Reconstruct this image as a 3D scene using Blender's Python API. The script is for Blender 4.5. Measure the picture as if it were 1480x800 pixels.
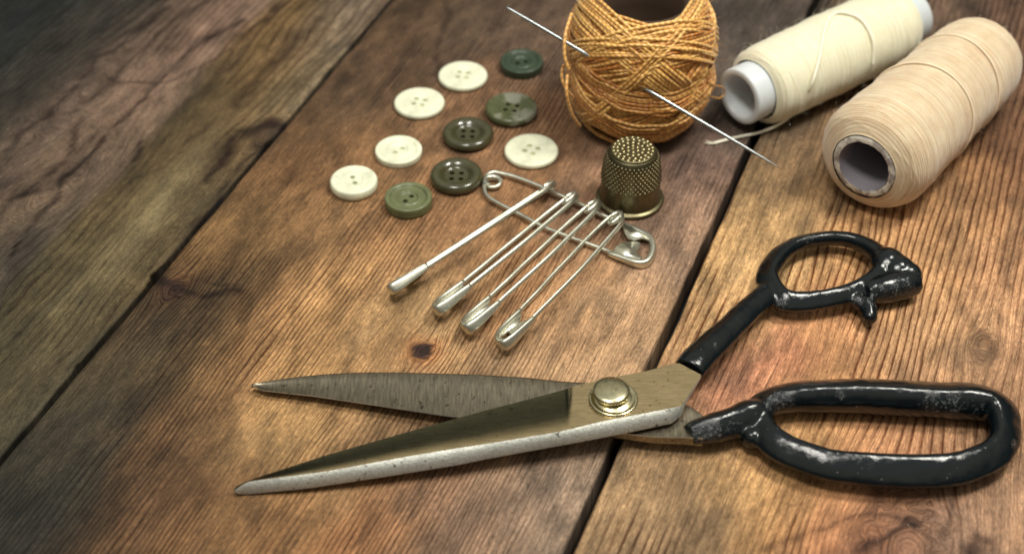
import bpy, bmesh, math, random
import numpy as np
from mathutils import Vector, Matrix
from mathutils import noise as mnoise
random.seed(7)
RNG = np.random.RandomState(11)
S = bpy.context.scene
for o in list(bpy.data.objects): bpy.data.objects.remove(o)
COL = S.collection

# ------------------------------------------------------------------ camera
PITCH = math.radians(42.0); FPX = 2151.0; HCAM = 0.30
CAM = Vector((0, -HCAM/math.tan(PITCH), HCAM))
FW = Vector((0, math.cos(PITCH), -math.sin(PITCH))); UP = Vector((0, math.sin(PITCH), math.cos(PITCH)))
cd = bpy.data.cameras.new('camera'); cam = bpy.data.objects.new('camera', cd); COL.objects.link(cam)
cam.location = CAM; cam.rotation_euler = (math.pi/2 - PITCH, 0, 0)
cd.sensor_width = 36; cd.lens = FPX/1480*36; cd.clip_start = 0.01; cd.clip_end = 50
cd.dof.use_dof = True; cd.dof.focus_distance = 0.425; cd.dof.aperture_fstop = 10.5
S.camera = cam

# ------------------------------------------------------------------ light
S.view_settings.view_transform = 'Standard'; S.view_settings.look = 'None'
S.view_settings.exposure = 0.0; S.view_settings.gamma = 1.0
w = bpy.data.worlds.new("World"); S.world = w; w.use_nodes = True
wn = w.node_tree; bg = wn.nodes['Background']
tc = wn.nodes.new('ShaderNodeTexCoord'); sx = wn.nodes.new('ShaderNodeSeparateXYZ')
cr = wn.nodes.new('ShaderNodeValToRGB'); mr = wn.nodes.new('ShaderNodeMapRange')
mr.inputs[1].default_value = -1; mr.inputs[2].default_value = 1
wn.links.new(tc.outputs['Generated'], sx.inputs[0]); wn.links.new(sx.outputs[2], mr.inputs[0])
wn.links.new(mr.outputs[0], cr.inputs[0]); wn.links.new(cr.outputs[0], bg.inputs[0])
e = cr.color_ramp.elements
e[0].position = 0.5; e[0].color = (.045, .045, .045, 1)
e[1].position = 1.0; e[1].color = (.60, .63, .62, 1)
k = e.new(.68); k.color = (.10, .105, .10, 1)
k = e.new(.84); k.color = (.55, .52, .42, 1)
bg.inputs[1].default_value = 0.86

def area(name, loc, target, sx_, sy_, power, col):
    l = bpy.data.lights.new(name, 'AREA'); l.shape = 'RECTANGLE'; l.size = sx_; l.size_y = sy_
    l.energy = power; l.color = col
    o = bpy.data.objects.new(name, l); COL.objects.link(o); o.location = loc
    o.rotation_euler = (Vector(target) - Vector(loc)).to_track_quat('-Z', 'Y').to_euler(); return o
LAMP = (0.36, 0.06, 0.80)
area('window_light', LAMP, (0.04, 0.0, 0), .20, .18, 5.6, (1.0, .97, .87))
area('front_fill_light', (-.12, -.22, .95), (0, 0, 0), .26, .20, 5.2, (1.0, .96, .88))

# ------------------------------------------------------------------ helpers
def P(px, py, z=0.0):
    d = FW + Vector((1, 0, 0))*((px-740)/FPX) + UP*((400-py)/FPX)
    return CAM + d*((z-HCAM)/d.z)
def ray(px, py):
    d = FW + Vector((1, 0, 0))*((px-740)/FPX) + UP*((400-py)/FPX)
    return d.normalized()
def depth(p): return (Vector(p)-CAM).dot(FW)
def mpp(p): return depth(p)/FPX            # metres per picture unit at a point

def mesh_obj(name, verts, faces, mat, parent=None, smooth=True, origin=None):
    me = bpy.data.meshes.new(name)
    og = Vector(origin) if origin is not None else (parent.location.copy() if parent is not None and parent.type == 'EMPTY' and parent.parent is None else Vector((0, 0, 0)))
    if parent is not None and parent.get('_og') is not None: og = Vector(parent['_og'])
    v = np.array([tuple(a) for a in verts], dtype=float) if not isinstance(verts, np.ndarray) else verts
    v = v - np.array(og)
    me.from_pydata(v.tolist(), [], faces if isinstance(faces, list) else faces.tolist()); me.update()
    if smooth: me.polygons.foreach_set('use_smooth', [True]*len(me.polygons))
    if mat: me.materials.append(mat)
    o = bpy.data.objects.new(name, me); COL.objects.link(o)
    OG[name_key(o)] = og
    if parent is not None: o.parent = parent
    else: o.location = og
    return o
OG = {}
def name_key(o): return o.name
def sub(name, verts, faces, mat, part, smooth=True):
    """a child of a mesh part: its coordinates share the part's origin"""
    og = OG[part.name]
    o = mesh_obj(name, verts, faces, mat, None, smooth, origin=og)
    o.location = (0, 0, 0); o.parent = part
    return o
def empty(name, loc, label, cat, group=None):
    o = bpy.data.objects.new(name, None); COL.objects.link(o); o.location = loc
    o.empty_display_size = .01; tag(o, label, cat, group); return o
def tag(o, label, cat, group=None):
    o['label'] = label; o['category'] = cat
    if group: o['group'] = group

def catmull(pts, n=8, closed=False):
    p = np.array([tuple(q) for q in pts], float); N = len(p); out = []
    rng = range(N) if closed else range(N-1)
    for i in rng:
        if closed: a, b, c, d = p[(i-1) % N], p[i], p[(i+1) % N], p[(i+2) % N]
        else: a, b, c, d = p[max(i-1, 0)], p[i], p[i+1], p[min(i+2, N-1)]
        for k in range(n):
            t = k/n
            out.append(.5*((2*b)+(-a+c)*t+(2*a-5*b+4*c-d)*t*t+(-a+3*b-3*c+d)*t**3))
    if not closed: out.append(p[-1])
    return np.array(out)

def tube(pts, rad, ns=10, closed=False, caps=True, flat=None, upv=None, sq=2.0, skew=0.0):
    """sweep; rad scalar or array; flat=(sa,sb) factors on (side, up) radius or arrays. returns verts, faces"""
    p = np.array([tuple(q) for q in pts], float); N = len(p)
    r = np.full(N, rad, float) if np.isscalar(rad) else np.array(rad, float)
    T = np.zeros_like(p)
    if closed: T = np.roll(p, -1, 0)-np.roll(p, 1, 0)
    else:
        T[1:-1] = p[2:]-p[:-2]; T[0] = p[1]-p[0]; T[-1] = p[-1]-p[-2]
    T /= np.linalg.norm(T, axis=1)[:, None]+1e-12
    if upv is not None:
        U = np.tile(np.array(upv, float), (N, 1)); U -= (U*T).sum(1)[:, None]*T
        U /= np.linalg.norm(U, axis=1)[:, None]
    else:
        U = np.zeros_like(p); a = np.array([0, 0, 1.]) if abs(T[0][2]) < .9 else np.array([1., 0, 0])
        u = a-T[0]*a.dot(T[0]); u /= np.linalg.norm(u); U[0] = u
        for i in range(1, N):
            u = U[i-1]-T[i]*U[i-1].dot(T[i]); U[i] = u/(np.linalg.norm(u)+1e-12)
    B = np.cross(T, U)
    fs, fu = (1, 1) if flat is None else flat
    fs = np.full(N, fs, float) if np.isscalar(fs) else np.array(fs); fu = np.full(N, fu, float) if np.isscalar(fu) else np.array(fu)
    th = np.arange(ns)/ns*2*math.pi
    q_ = 1/(np.abs(np.cos(th))**sq+np.abs(np.sin(th))**sq)**(1/sq)
    V = p[:, None]+(r*fs)[:, None, None]*(q_*np.cos(th))[None, :, None]*B[:, None]+(r*fu)[:, None, None]*(q_*np.sin(th))[None, :, None]*U[:, None]+(r*fs)[:, None, None]*(skew*np.maximum(q_*np.sin(th), 0))[None, :, None]*B[:, None]
    V = V.reshape(-1, 3); F = []
    M = N if closed else N-1
    for i in range(M):
        j = (i+1) % N
        for k in range(ns):
            l = (k+1) % ns
            F.append([i*ns+k, i*ns+l, j*ns+l, j*ns+k])
    if caps and not closed:
        F.append(list(range(ns-1, -1, -1))); F.append([(N-1)*ns+k for k in range(ns)])
    return V, F
def join(parts):
    V = []; F = []; n = 0
    for v, f in parts:
        v = np.array([tuple(a) for a in v]) if not isinstance(v, np.ndarray) else v
        V.append(v); F += [[i+n for i in q] for q in f]; n += len(v)
    return np.concatenate(V), F
def lathe(profile, ns=64, closed_ends=(True, True)):
    """profile list of (r,z) about +z"""
    V = []; F = []
    for r, z in profile:
        for k in range(ns):
            a = k/ns*2*math.pi; V.append((r*math.cos(a), r*math.sin(a), z))
    for i in range(len(profile)-1):
        for k in range(ns):
            l = (k+1) % ns; F.append([i*ns+k, i*ns+l, (i+1)*ns+l, (i+1)*ns+k])
    if closed_ends[0]: F.append(list(range(ns-1, -1, -1)))
    if closed_ends[1]: F.append([(len(profile)-1)*ns+k for k in range(ns)])
    return np.array(V, float), F
def xf(V, M):
    V = np.asarray(V, float); M = np.array(M); return V@M[:3, :3].T+M[:3, 3]
def frame(origin, z, x=None):
    z = Vector(z).normalized(); x = Vector(x) if x is not None else (Vector((0, 0, 1)) if abs(z.z) < .9 else Vector((1, 0, 0)))
    x = (x-z*x.dot(z)).normalized(); y = z.cross(x); o = Vector(origin)
    return [[x.x, y.x, z.x, o.x], [x.y, y.y, z.y, o.y], [x.z, y.z, z.z, o.z], [0, 0, 0, 1]]
def smoothstep(a, b, x): t = np.clip((x-a)/(b-a), 0, 1); return t*t*(3-2*t)
def vnoise(x, y, seed=0):
    rs = np.random.RandomState(seed); T = rs.rand(256, 256)
    xi = np.floor(x).astype(int); yi = np.floor(y).astype(int); fx = x-xi; fy = y-yi
    fx = fx*fx*(3-2*fx); fy = fy*fy*(3-2*fy)
    g = lambda a, b: T[a % 256, b % 256]
    return ((g(xi, yi)*(1-fx)+g(xi+1, yi)*fx)*(1-fy)+(g(xi, yi+1)*(1-fx)+g(xi+1, yi+1)*fx)*fy)*2-1
def fbm(x, y, seed=0, o=4): return sum(vnoise(x*2**i, y*2**i, seed+i)*.5**i for i in range(o))

# ------------------------------------------------------------------ material helper
class MT:
    def __init__(s, name):
        s.m = bpy.data.materials.new(name); s.m.use_nodes = True; s.t = s.m.node_tree; s.b = s.t.nodes['Principled BSDF']
    def n(s, typ, **kw):
        nd = s.t.nodes.new('ShaderNode'+typ)
        for k_, v in kw.items(): setattr(nd, k_, v)
        return nd
    def put(s, sock, v):
        if v is None: return
        if isinstance(v, bpy.types.NodeSocket): s.t.links.new(v, sock)
        else:
            if isinstance(v, (tuple, list)) and len(v) == 3 and sock.type == 'RGBA': v = (*v, 1)
            sock.default_value = v
    def math(s, op, a, b=None, c=None, clamp=False):
        nd = s.n('Math', operation=op, use_clamp=clamp); s.put(nd.inputs[0], a); s.put(nd.inputs[1], b)
        if c is not None: s.put(nd.inputs[2], c)
        return nd.outputs[0]
    def mix(s, f, a, b, mode='MIX'):
        nd = s.n('Mix', data_type='RGBA', blend_type=mode); s.put(nd.inputs[0], f); s.put(nd.inputs[6], a); s.put(nd.inputs[7], b); return nd.outputs[2]
    def coord(s, kind='Object', scale=(1, 1, 1), rot=(0, 0, 0)):
        t = s.n('TexCoord'); mp = s.n('Mapping'); mp.inputs['Scale'].default_value = scale; mp.inputs['Rotation'].default_value = rot
        s.t.links.new(t.outputs[kind], mp.inputs[0]); return mp.outputs[0]
    def noise(s, vec, scale, detail=4, rough=.6, out=0):
        nd = s.n('TexNoise'); s.put(nd.inputs['Vector'], vec); nd.inputs['Scale'].default_value = scale
        nd.inputs['Detail'].default_value = detail; nd.inputs['Roughness'].default_value = rough; return nd.outputs[out]
    def ramp(s, f, stops, interp='LINEAR'):
        nd = s.n('ValToRGB'); s.put(nd.inputs[0], f); el = nd.color_ramp.elements; nd.color_ramp.interpolation = interp
        for i, (p, c) in enumerate(stops):
            if isinstance(c, (int, float)): c = (c, c, c)
            if i < 2: q = el[i]; q.position = p
            else: q = el.new(p)
            q.color = (*c, 1)
        return nd.outputs[0]
    def bump(s, h, dist, strength=1.0, normal=None):
        nd = s.n('Bump'); nd.inputs['Distance'].default_value = dist; nd.inputs['Strength'].default_value = strength
        s.put(nd.inputs['Height'], h)
        if normal is not None: s.put(nd.inputs['Normal'], normal)
        return nd.outputs[0]
    def set(s, **kw):
        for k_, v in kw.items(): s.put(s.b.inputs[k_.replace('_', ' ')], v)
        return s.m

# ------------------------------------------------------------------ wood
ang = math.atan2(.526, 1.345); CS, SN = math.cos(ang), math.sin(ang)
def uv_of(x, y): return x*CS-y*SN, x*SN+y*CS
def UVp(px, py): p = P(px, py); return uv_of(p.x, p.y)
def lin(c): c = np.array(c, float)/255; return np.where(c <= .04045, c/12.92, ((c+.055)/1.055)**2.4)
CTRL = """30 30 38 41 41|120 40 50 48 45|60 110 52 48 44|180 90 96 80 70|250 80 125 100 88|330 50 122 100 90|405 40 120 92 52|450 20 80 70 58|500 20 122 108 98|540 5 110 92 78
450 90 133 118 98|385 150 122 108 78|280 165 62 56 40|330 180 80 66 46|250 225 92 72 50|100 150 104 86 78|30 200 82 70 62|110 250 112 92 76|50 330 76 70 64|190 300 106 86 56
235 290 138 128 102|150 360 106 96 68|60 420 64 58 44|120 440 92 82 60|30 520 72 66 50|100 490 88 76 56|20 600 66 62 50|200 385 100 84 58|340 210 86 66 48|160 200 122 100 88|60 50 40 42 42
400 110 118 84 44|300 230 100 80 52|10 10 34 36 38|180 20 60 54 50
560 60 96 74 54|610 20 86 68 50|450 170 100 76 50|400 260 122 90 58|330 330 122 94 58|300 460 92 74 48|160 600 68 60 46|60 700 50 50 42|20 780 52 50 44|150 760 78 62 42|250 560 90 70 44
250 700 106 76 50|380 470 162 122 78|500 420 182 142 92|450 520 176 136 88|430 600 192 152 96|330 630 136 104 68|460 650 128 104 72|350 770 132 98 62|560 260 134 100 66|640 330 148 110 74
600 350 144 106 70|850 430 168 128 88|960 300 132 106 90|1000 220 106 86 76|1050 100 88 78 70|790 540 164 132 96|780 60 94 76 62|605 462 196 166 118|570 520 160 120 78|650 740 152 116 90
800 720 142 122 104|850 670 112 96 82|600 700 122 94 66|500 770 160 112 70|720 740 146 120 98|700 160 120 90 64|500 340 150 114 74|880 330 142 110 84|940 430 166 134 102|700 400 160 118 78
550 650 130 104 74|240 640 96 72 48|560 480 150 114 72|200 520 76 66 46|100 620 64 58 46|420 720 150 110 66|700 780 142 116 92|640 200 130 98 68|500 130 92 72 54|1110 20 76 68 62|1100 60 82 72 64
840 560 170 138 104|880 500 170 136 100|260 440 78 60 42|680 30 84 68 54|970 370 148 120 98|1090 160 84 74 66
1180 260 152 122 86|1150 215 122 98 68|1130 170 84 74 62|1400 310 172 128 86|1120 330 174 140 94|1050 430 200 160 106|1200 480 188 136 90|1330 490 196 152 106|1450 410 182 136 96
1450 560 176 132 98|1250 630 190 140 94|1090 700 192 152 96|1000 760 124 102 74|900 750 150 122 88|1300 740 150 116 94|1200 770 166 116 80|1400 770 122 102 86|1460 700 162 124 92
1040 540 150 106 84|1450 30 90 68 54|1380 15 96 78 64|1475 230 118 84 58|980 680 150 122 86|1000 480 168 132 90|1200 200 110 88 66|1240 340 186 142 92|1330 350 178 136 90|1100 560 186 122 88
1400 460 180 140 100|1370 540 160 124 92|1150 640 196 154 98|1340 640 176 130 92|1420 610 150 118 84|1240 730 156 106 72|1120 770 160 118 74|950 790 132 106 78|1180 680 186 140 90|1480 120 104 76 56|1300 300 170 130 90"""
C_ = [tuple(map(float, q.split())) for q in CTRL.replace('\n', '|').split('|')]  # board tones: wood and stains, with light falloff towards the corners painted in
KILL = 1.08
def illum(u, v):
    x = u*CS+v*SN; y = -u*SN+v*CS; d2 = (x-LAMP[0])**2+(y-LAMP[1])**2+LAMP[2]**2
    ref = LAMP[2]/((.1-LAMP[0])**2+LAMP[1]**2+LAMP[2]**2)**1.5
    return KILL*(1+.20*np.clip((.05-x)/.2, 0, 1))*(1-.06*np.exp(-((x+.03)/.06)**2-((y+.04)/.05)**2))
GAP1 = UVp(225, 400)[0]; GAP2 = UVp(1000, 400)[0]
cu, cv, cc, cp = [], [], [], []
for px, py, r, g, b in C_:
    u, v = UVp(px, py); cu.append(u); cv.append(v); cc.append(lin((r, g, b))); cp.append(0 if u < GAP1 else (1 if u < GAP2 else 2))
cu, cv, cc, cp = map(np.array, (cu, cv, cc, cp))
def polydist(u, v, pts):
    q = [UVp(*p) for p in pts]; d = np.full(u.shape, 9.)
    for (a, b), (c, e_) in zip(q[:-1], q[1:]):
        L = (c-a)**2+(e_-b)**2+1e-12; t = np.clip(((u-a)*(c-a)+(v-b)*(e_-b))/L, 0, 1)
        d = np.minimum(d, np.hypot(u-a-t*(c-a), v-b-t*(e_-b)))
    return d
STREAK = {0: [([(350, 30), (280, 70), (215, 130), (185, 165), (155, 195), (115, 240), (65, 305), (15, 370)], .0011, .55),
              ([(240, 15), (165, 70), (115, 115), (70, 165), (10, 215)], .0014, .5),
              ([(420, 0), (330, 70), (260, 115), (170, 120), (150, 108)], .0010, .40),
              ([(400, 10), (340, 95), (250, 160)], .0022, .30), ([(460, 30), (400, 90), (340, 150)], .0022, .35),
              ([(120, 170), (95, 230), (60, 260), (0, 300)], .0009, .5), ([(95, 235), (50, 275), (10, 290)], .0008, .45),
              ([(300, 0), (250, 30), (190, 90), (120, 150)], .0009, .4), ([(300, 180), (240, 240), (190, 262), (150, 300)], .0008, .25),
              ([(405, 180), (370, 185), (335, 200), (300, 260)], .0022, .65), ([(395, 195), (350, 240), (310, 300), (270, 345)], .0016, .45), ([(25, 480), (5, 500)], .001, .3),
              ([(22, 430), (10, 450)], .0016, .5), ([(215, 200), (190, 230)], .0012, .5)],
          1: [([(645, 0), (640, 50), (628, 110)], .0011, .45), ([(225, 405), (262, 420), (300, 425), (342, 424)], .0013, .65), ([(240, 395), (280, 402), (340, 418)], .0006, .45),
              ([(590, 500), (612, 512), (632, 506)], .0012, .25), ([(300, 730), (325, 712)], .002, .35), ([(420, 245), (412, 262)], .002, .4),
              ([(700, 160), (640, 240), (560, 330)], .0012, .15), ([(860, 60), (800, 130)], .0015, .2), ([(205, 555), (160, 610), (120, 650)], .002, .25)],
          2: [([(1110, 790), (1180, 765), (1240, 745), (1290, 748), (1330, 762)], .0009, .45), ([(1240, 798), (1290, 775), (1330, 764)], .0010, .55),
              ([(1395, 790), (1420, 775), (1432, 782)], .0022, .6), ([(1318, 758), (1330, 772)], .0018, .6), ([(1065, 740), (1130, 712), (1190, 680)], .0016, .3),
              ([(1438, 450), (1432, 520), (1436, 640), (1428, 740)], .0008, .3), ([(1385, 430), (1410, 480), (1400, 520)], .0016, .3), ([(1420, 490), (1440, 510)], .0016, .35),
              ([(1090, 650), (1075, 640)], .001, .3), ([(1376, 700), (1372, 780)], .0010, .4), ([(1250, 795), (1300, 770)], .0008, .4)]}
# grain knots: (px,py, R, stretch, dark)
KNOT = {0: [(120, 130, .010, 3.0, 0), (385, 196, .006, 1.6, .3), (60, 280, .008, 2.5, 0)],
        1: [(610, 506, .0034, 1.15, 1.0), (250, 418, .004, 1.3, .6)],
        2: [(1300, 790, .013, 1.5, .25), (1420, 500, .0035, 2.0, 0)]}

def wood_fields(u, v, idx):
    if idx < 0: key = 0
    elif idx > 2: key = 2
    else: key = idx
    # grain coordinate
    g = u + .0016*fbm(u*30, v*9, 40+idx) + (.0060*fbm(u*14, v*7, 60) if key == 0 else .0015*fbm(u*12, v*5, 70+idx))
    dark = np.zeros_like(u); halo = np.zeros_like(u)
    for (px, py, R, st, dk) in KNOT[key] if idx == key else []:
        ku, kv = UVp(px, py); du = u-ku; dv = (v-kv)/st; r2 = du**2+dv**2
        rr = np.sqrt(r2)*(1+.25*vnoise(u*400, v*400, 5))
        flow = R*R/(r2+.35*R*R)*np.exp(-r2/(25*R*R))
        g = g - du*flow*.9
        ins = 1-smoothstep(R*.55, R*1.0, rr); g = g*(1-ins)+(g+rr*1.2)*ins
        dark = np.maximum(dark, dk*(1-smoothstep(R*.75, R*1.05, rr))); halo = np.maximum(halo, dk*np.exp(-(rr/(R*1.5))**2))
    g = g + .0010*vnoise(g*190, v*1.5, 90+idx)
    # colour
    if key == 0: wu = u+.0040*fbm(u*90, v*14, 3)+.0012*fbm(u*220, v*60, 33); wv = v+.008*fbm(u*80, v*25, 9)
    else: wu = u+.0045*fbm(u*90, v*40, 3)+.0016*fbm(u*300, v*150, 33); wv = v+.010*fbm(u*80, v*45, 9)
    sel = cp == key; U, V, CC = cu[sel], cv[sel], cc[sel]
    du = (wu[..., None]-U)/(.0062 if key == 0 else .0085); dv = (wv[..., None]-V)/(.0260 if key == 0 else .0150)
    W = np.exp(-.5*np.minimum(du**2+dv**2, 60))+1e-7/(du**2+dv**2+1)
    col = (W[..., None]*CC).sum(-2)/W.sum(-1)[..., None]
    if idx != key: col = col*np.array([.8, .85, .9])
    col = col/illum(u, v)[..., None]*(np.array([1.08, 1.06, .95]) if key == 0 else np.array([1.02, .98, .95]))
    n1 = fbm(u*160, v*70, 21); n2 = fbm(u*420, v*160, 31)
    col = col*np.exp(.26*n1+.20*n2)[..., None]
    st_ = smoothstep(.25, .9, fbm(u*130+7, v*55, 77))*.38
    col = col*(1-st_[..., None]*np.array([.75, .7, .6]))
    if idx == key:
        for pts, wd, s in STREAK[key]:
            d = polydist(u+.0016*fbm(u*110, v*110, 13), v+.0016*fbm(u*110, v*110, 17), pts)
            w_ = wd*(1+.6*vnoise(u*150, v*150, 19)); m = s*(1.35 if key == 0 else 1.15)*np.exp(-(d/w_)**2)*(1+.3*vnoise(u*500, v*300, 8))
            col = col*(1-np.clip(m, 0, .9)[..., None]*np.array([.95, 1.0, 1.0]))
    col = col*(1-halo[..., None]*np.array([.10, .48, .68])*.95)
    col = col*(1-dark[..., None])+dark[..., None]*np.array([.034, .018, .014])
    deep = smoothstep(.0006, .0, np.minimum(u-u.min(), u.max()-u)); col = col*(1-.8*deep[..., None])
    amp = {0: .62, 1: .95, 2: 1.15}[key]*np.ones_like(u)
    amp *= .30+.90*smoothstep(-.5, .55, fbm(u*45, v*22, 51))
    if idx == 1:
        ku, kv = UVp(930, 420); amp *= 1-.55*np.exp(-((u-ku)/.03)**2-((v-kv)/.09)**2)
        ku, kv = UVp(860, 720); amp *= 1-.4*np.exp(-((u-ku)/.03)**2-((v-kv)/.04)**2)
    if idx == 2:
        ku, kv = UVp(1425, 500); amp *= 1-.8*np.exp(-((u-ku)/.012)**2-((v-kv)/.03)**2)
        ku, kv = UVp(1330, 760); amp *= 1-.6*np.exp(-((u-ku)/.025)**2-((v-kv)/.02)**2)
    wear = np.zeros_like(u)
    if idx == 2:
        for (px, py, a, b, s) in [(1420, 500, .008, .022, .9), (1320, 760, .018, .010, .6), (1250, 470, .03, .012, .25)]:
            ku, kv = UVp(px, py); wear = np.maximum(wear, s*np.exp(-((u-ku)/a)**2-((v-kv)/b)**2))
    return g, col, amp, wear, dark

def wood_material():
    M = MT('weathered_wood')
    at = lambda n_: M.n('Attribute', attribute_name=n_)
    g = at('grain').outputs['Fac']; col = at('stain_and_falloff').outputs['Color']; amp = at('ring_amp').outputs['Fac']; wear = at('wear').outputs['Fac']
    uv = M.n('UVMap', uv_map='board'); sp = M.n('SeparateXYZ'); M.t.links.new(uv.outputs[0], sp.inputs[0]); v = sp.outputs[1]
    def vec(a, b):
        c = M.n('CombineXYZ'); M.put(c.inputs[0], M.math('MULTIPLY', g, a)); M.put(c.inputs[1], M.math('MULTIPLY', v, b)); return c.outputs[0]
    jit = M.noise(vec(260, 40), 1, 3)
    fr = at('ring_freq').outputs['Fac']
    ph = M.math('MULTIPLY_ADD', g, fr, M.math('MULTIPLY', jit, .55))
    f = M.math('FRACT', ph)
    late = M.ramp(f, [(0, .35), (.10, 0), (.50, .0), (.74, .45), (.86, 1.0), (.95, .95), (1, .35)])
    brk = M.ramp(M.noise(vec(500, 60), 1, 4), [(.30, .35), (.62, 1.0)])
    m = M.math('MULTIPLY', M.math('MULTIPLY', late, amp), brk, clamp=True)
    fib = M.noise(vec(2300, 110), 1, 4, .7); fib2 = M.noise(vec(5200, 520), 1, 3, .7)
    grit = M.noise(vec(1300, 620), 1, 7, .82)
    hs = M.n('HueSaturation'); hs.inputs['Saturation'].default_value = .95; M.put(hs.inputs['Color'], col); col = hs.outputs[0]
    c = M.mix(m, col, M.mix(1.0, col, (.27, .165, .105), 'MULTIPLY'))
    fv = M.ramp(fib, [(.28, .42), (.5, 1.04), (.72, 1.60)]); c = M.mix(.9, c, fv, 'MULTIPLY')
    fv2 = M.ramp(fib2, [(.3, .55), (.52, 1.05), (.70, 1.50)]); c = M.mix(.9, c, fv2, 'MULTIPLY')
    gv = M.ramp(grit, [(.32, .36), (.45, .92), (.57, 1.12), (.70, 2.0)]); c = M.mix(.92, c, gv, 'MULTIPLY')
    # weathering blotches with ragged edges
    bl = M.noise(vec(170, 62), 1, 9, .74); bl2 = M.noise(vec(420, 190), 1, 7, .78)
    c = M.mix(M.math('MULTIPLY', M.ramp(bl, [(.50, 0), (.66, 1)]), .48), c, M.mix(1.0, c, (.34, .33, .31), 'MULTIPLY'))
    c = M.mix(M.math('MULTIPLY', M.ramp(bl2, [(.54, 0), (.64, 1)]), .45), c, M.mix(1.0, c, (.42, .38, .34), 'MULTIPLY'))
    c = M.mix(M.math('MULTIPLY', M.ramp(bl, [(.30, 1), (.47, 0)]), .9), c, M.mix(1.0, c, (1.25, 1.22, 1.16), 'MULTIPLY'))
    scr = M.ramp(M.noise(vec(3200, 34), 1, 2, .5), [(.70, 0), (.76, 1)]); c = M.mix(M.math('MULTIPLY', scr, .35), c, M.mix(1.0, c, (1.9, 1.8, 1.6), 'MULTIPLY'))
    crk = M.ramp(M.noise(vec(1900, 22), 1, 3, .6), [(.30, 1), (.36, 0)]); c = M.mix(M.math('MULTIPLY', crk, .6), c, (.03, .022, .016))
    # dark pores and pale scuffs
    pore = M.ramp(M.noise(vec(1500, 380), 1, 2, .5), [(.69, 0), (.74, 1)]); c = M.mix(M.math('MULTIPLY', pore, .55), c, (.035, .026, .02))
    scf = M.ramp(M.noise(vec(800, 520), 1.0, 5, .75), [(.60, 0), (.70, 1)])
    c = M.mix(M.math('MULTIPLY', scf, M.math('MULTIPLY_ADD', wear, .6, .06), clamp=True), c, (.50, .39, .27))
    wd = M.ramp(M.noise(vec(420, 160), 1.0, 5, .75), [(.52, 0), (.64, 1)])
    c = M.mix(M.math('MULTIPLY', wd, M.math('MULTIPLY', wear, .55)), c, (.10, .055, .035))
    h = M.math('MULTIPLY_ADD', M.math('MAXIMUM', m, crk), -.9, M.math('MULTIPLY_ADD', fib, .5, M.math('MULTIPLY_ADD', grit, .45, M.math('MULTIPLY', fib2, .25))))
    big = M.noise(vec(120, 60), 1, 3)
    nb = M.bump(h, .00022, .75, M.bump(big, .0008, .4))
    ro = M.ramp(grit, [(.3, .60), (.7, .80)])
    return M.set(Base_Color=c, Roughness=ro, Normal=nb, Specular_IOR_Level=.20)
WOOD = wood_material()

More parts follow.
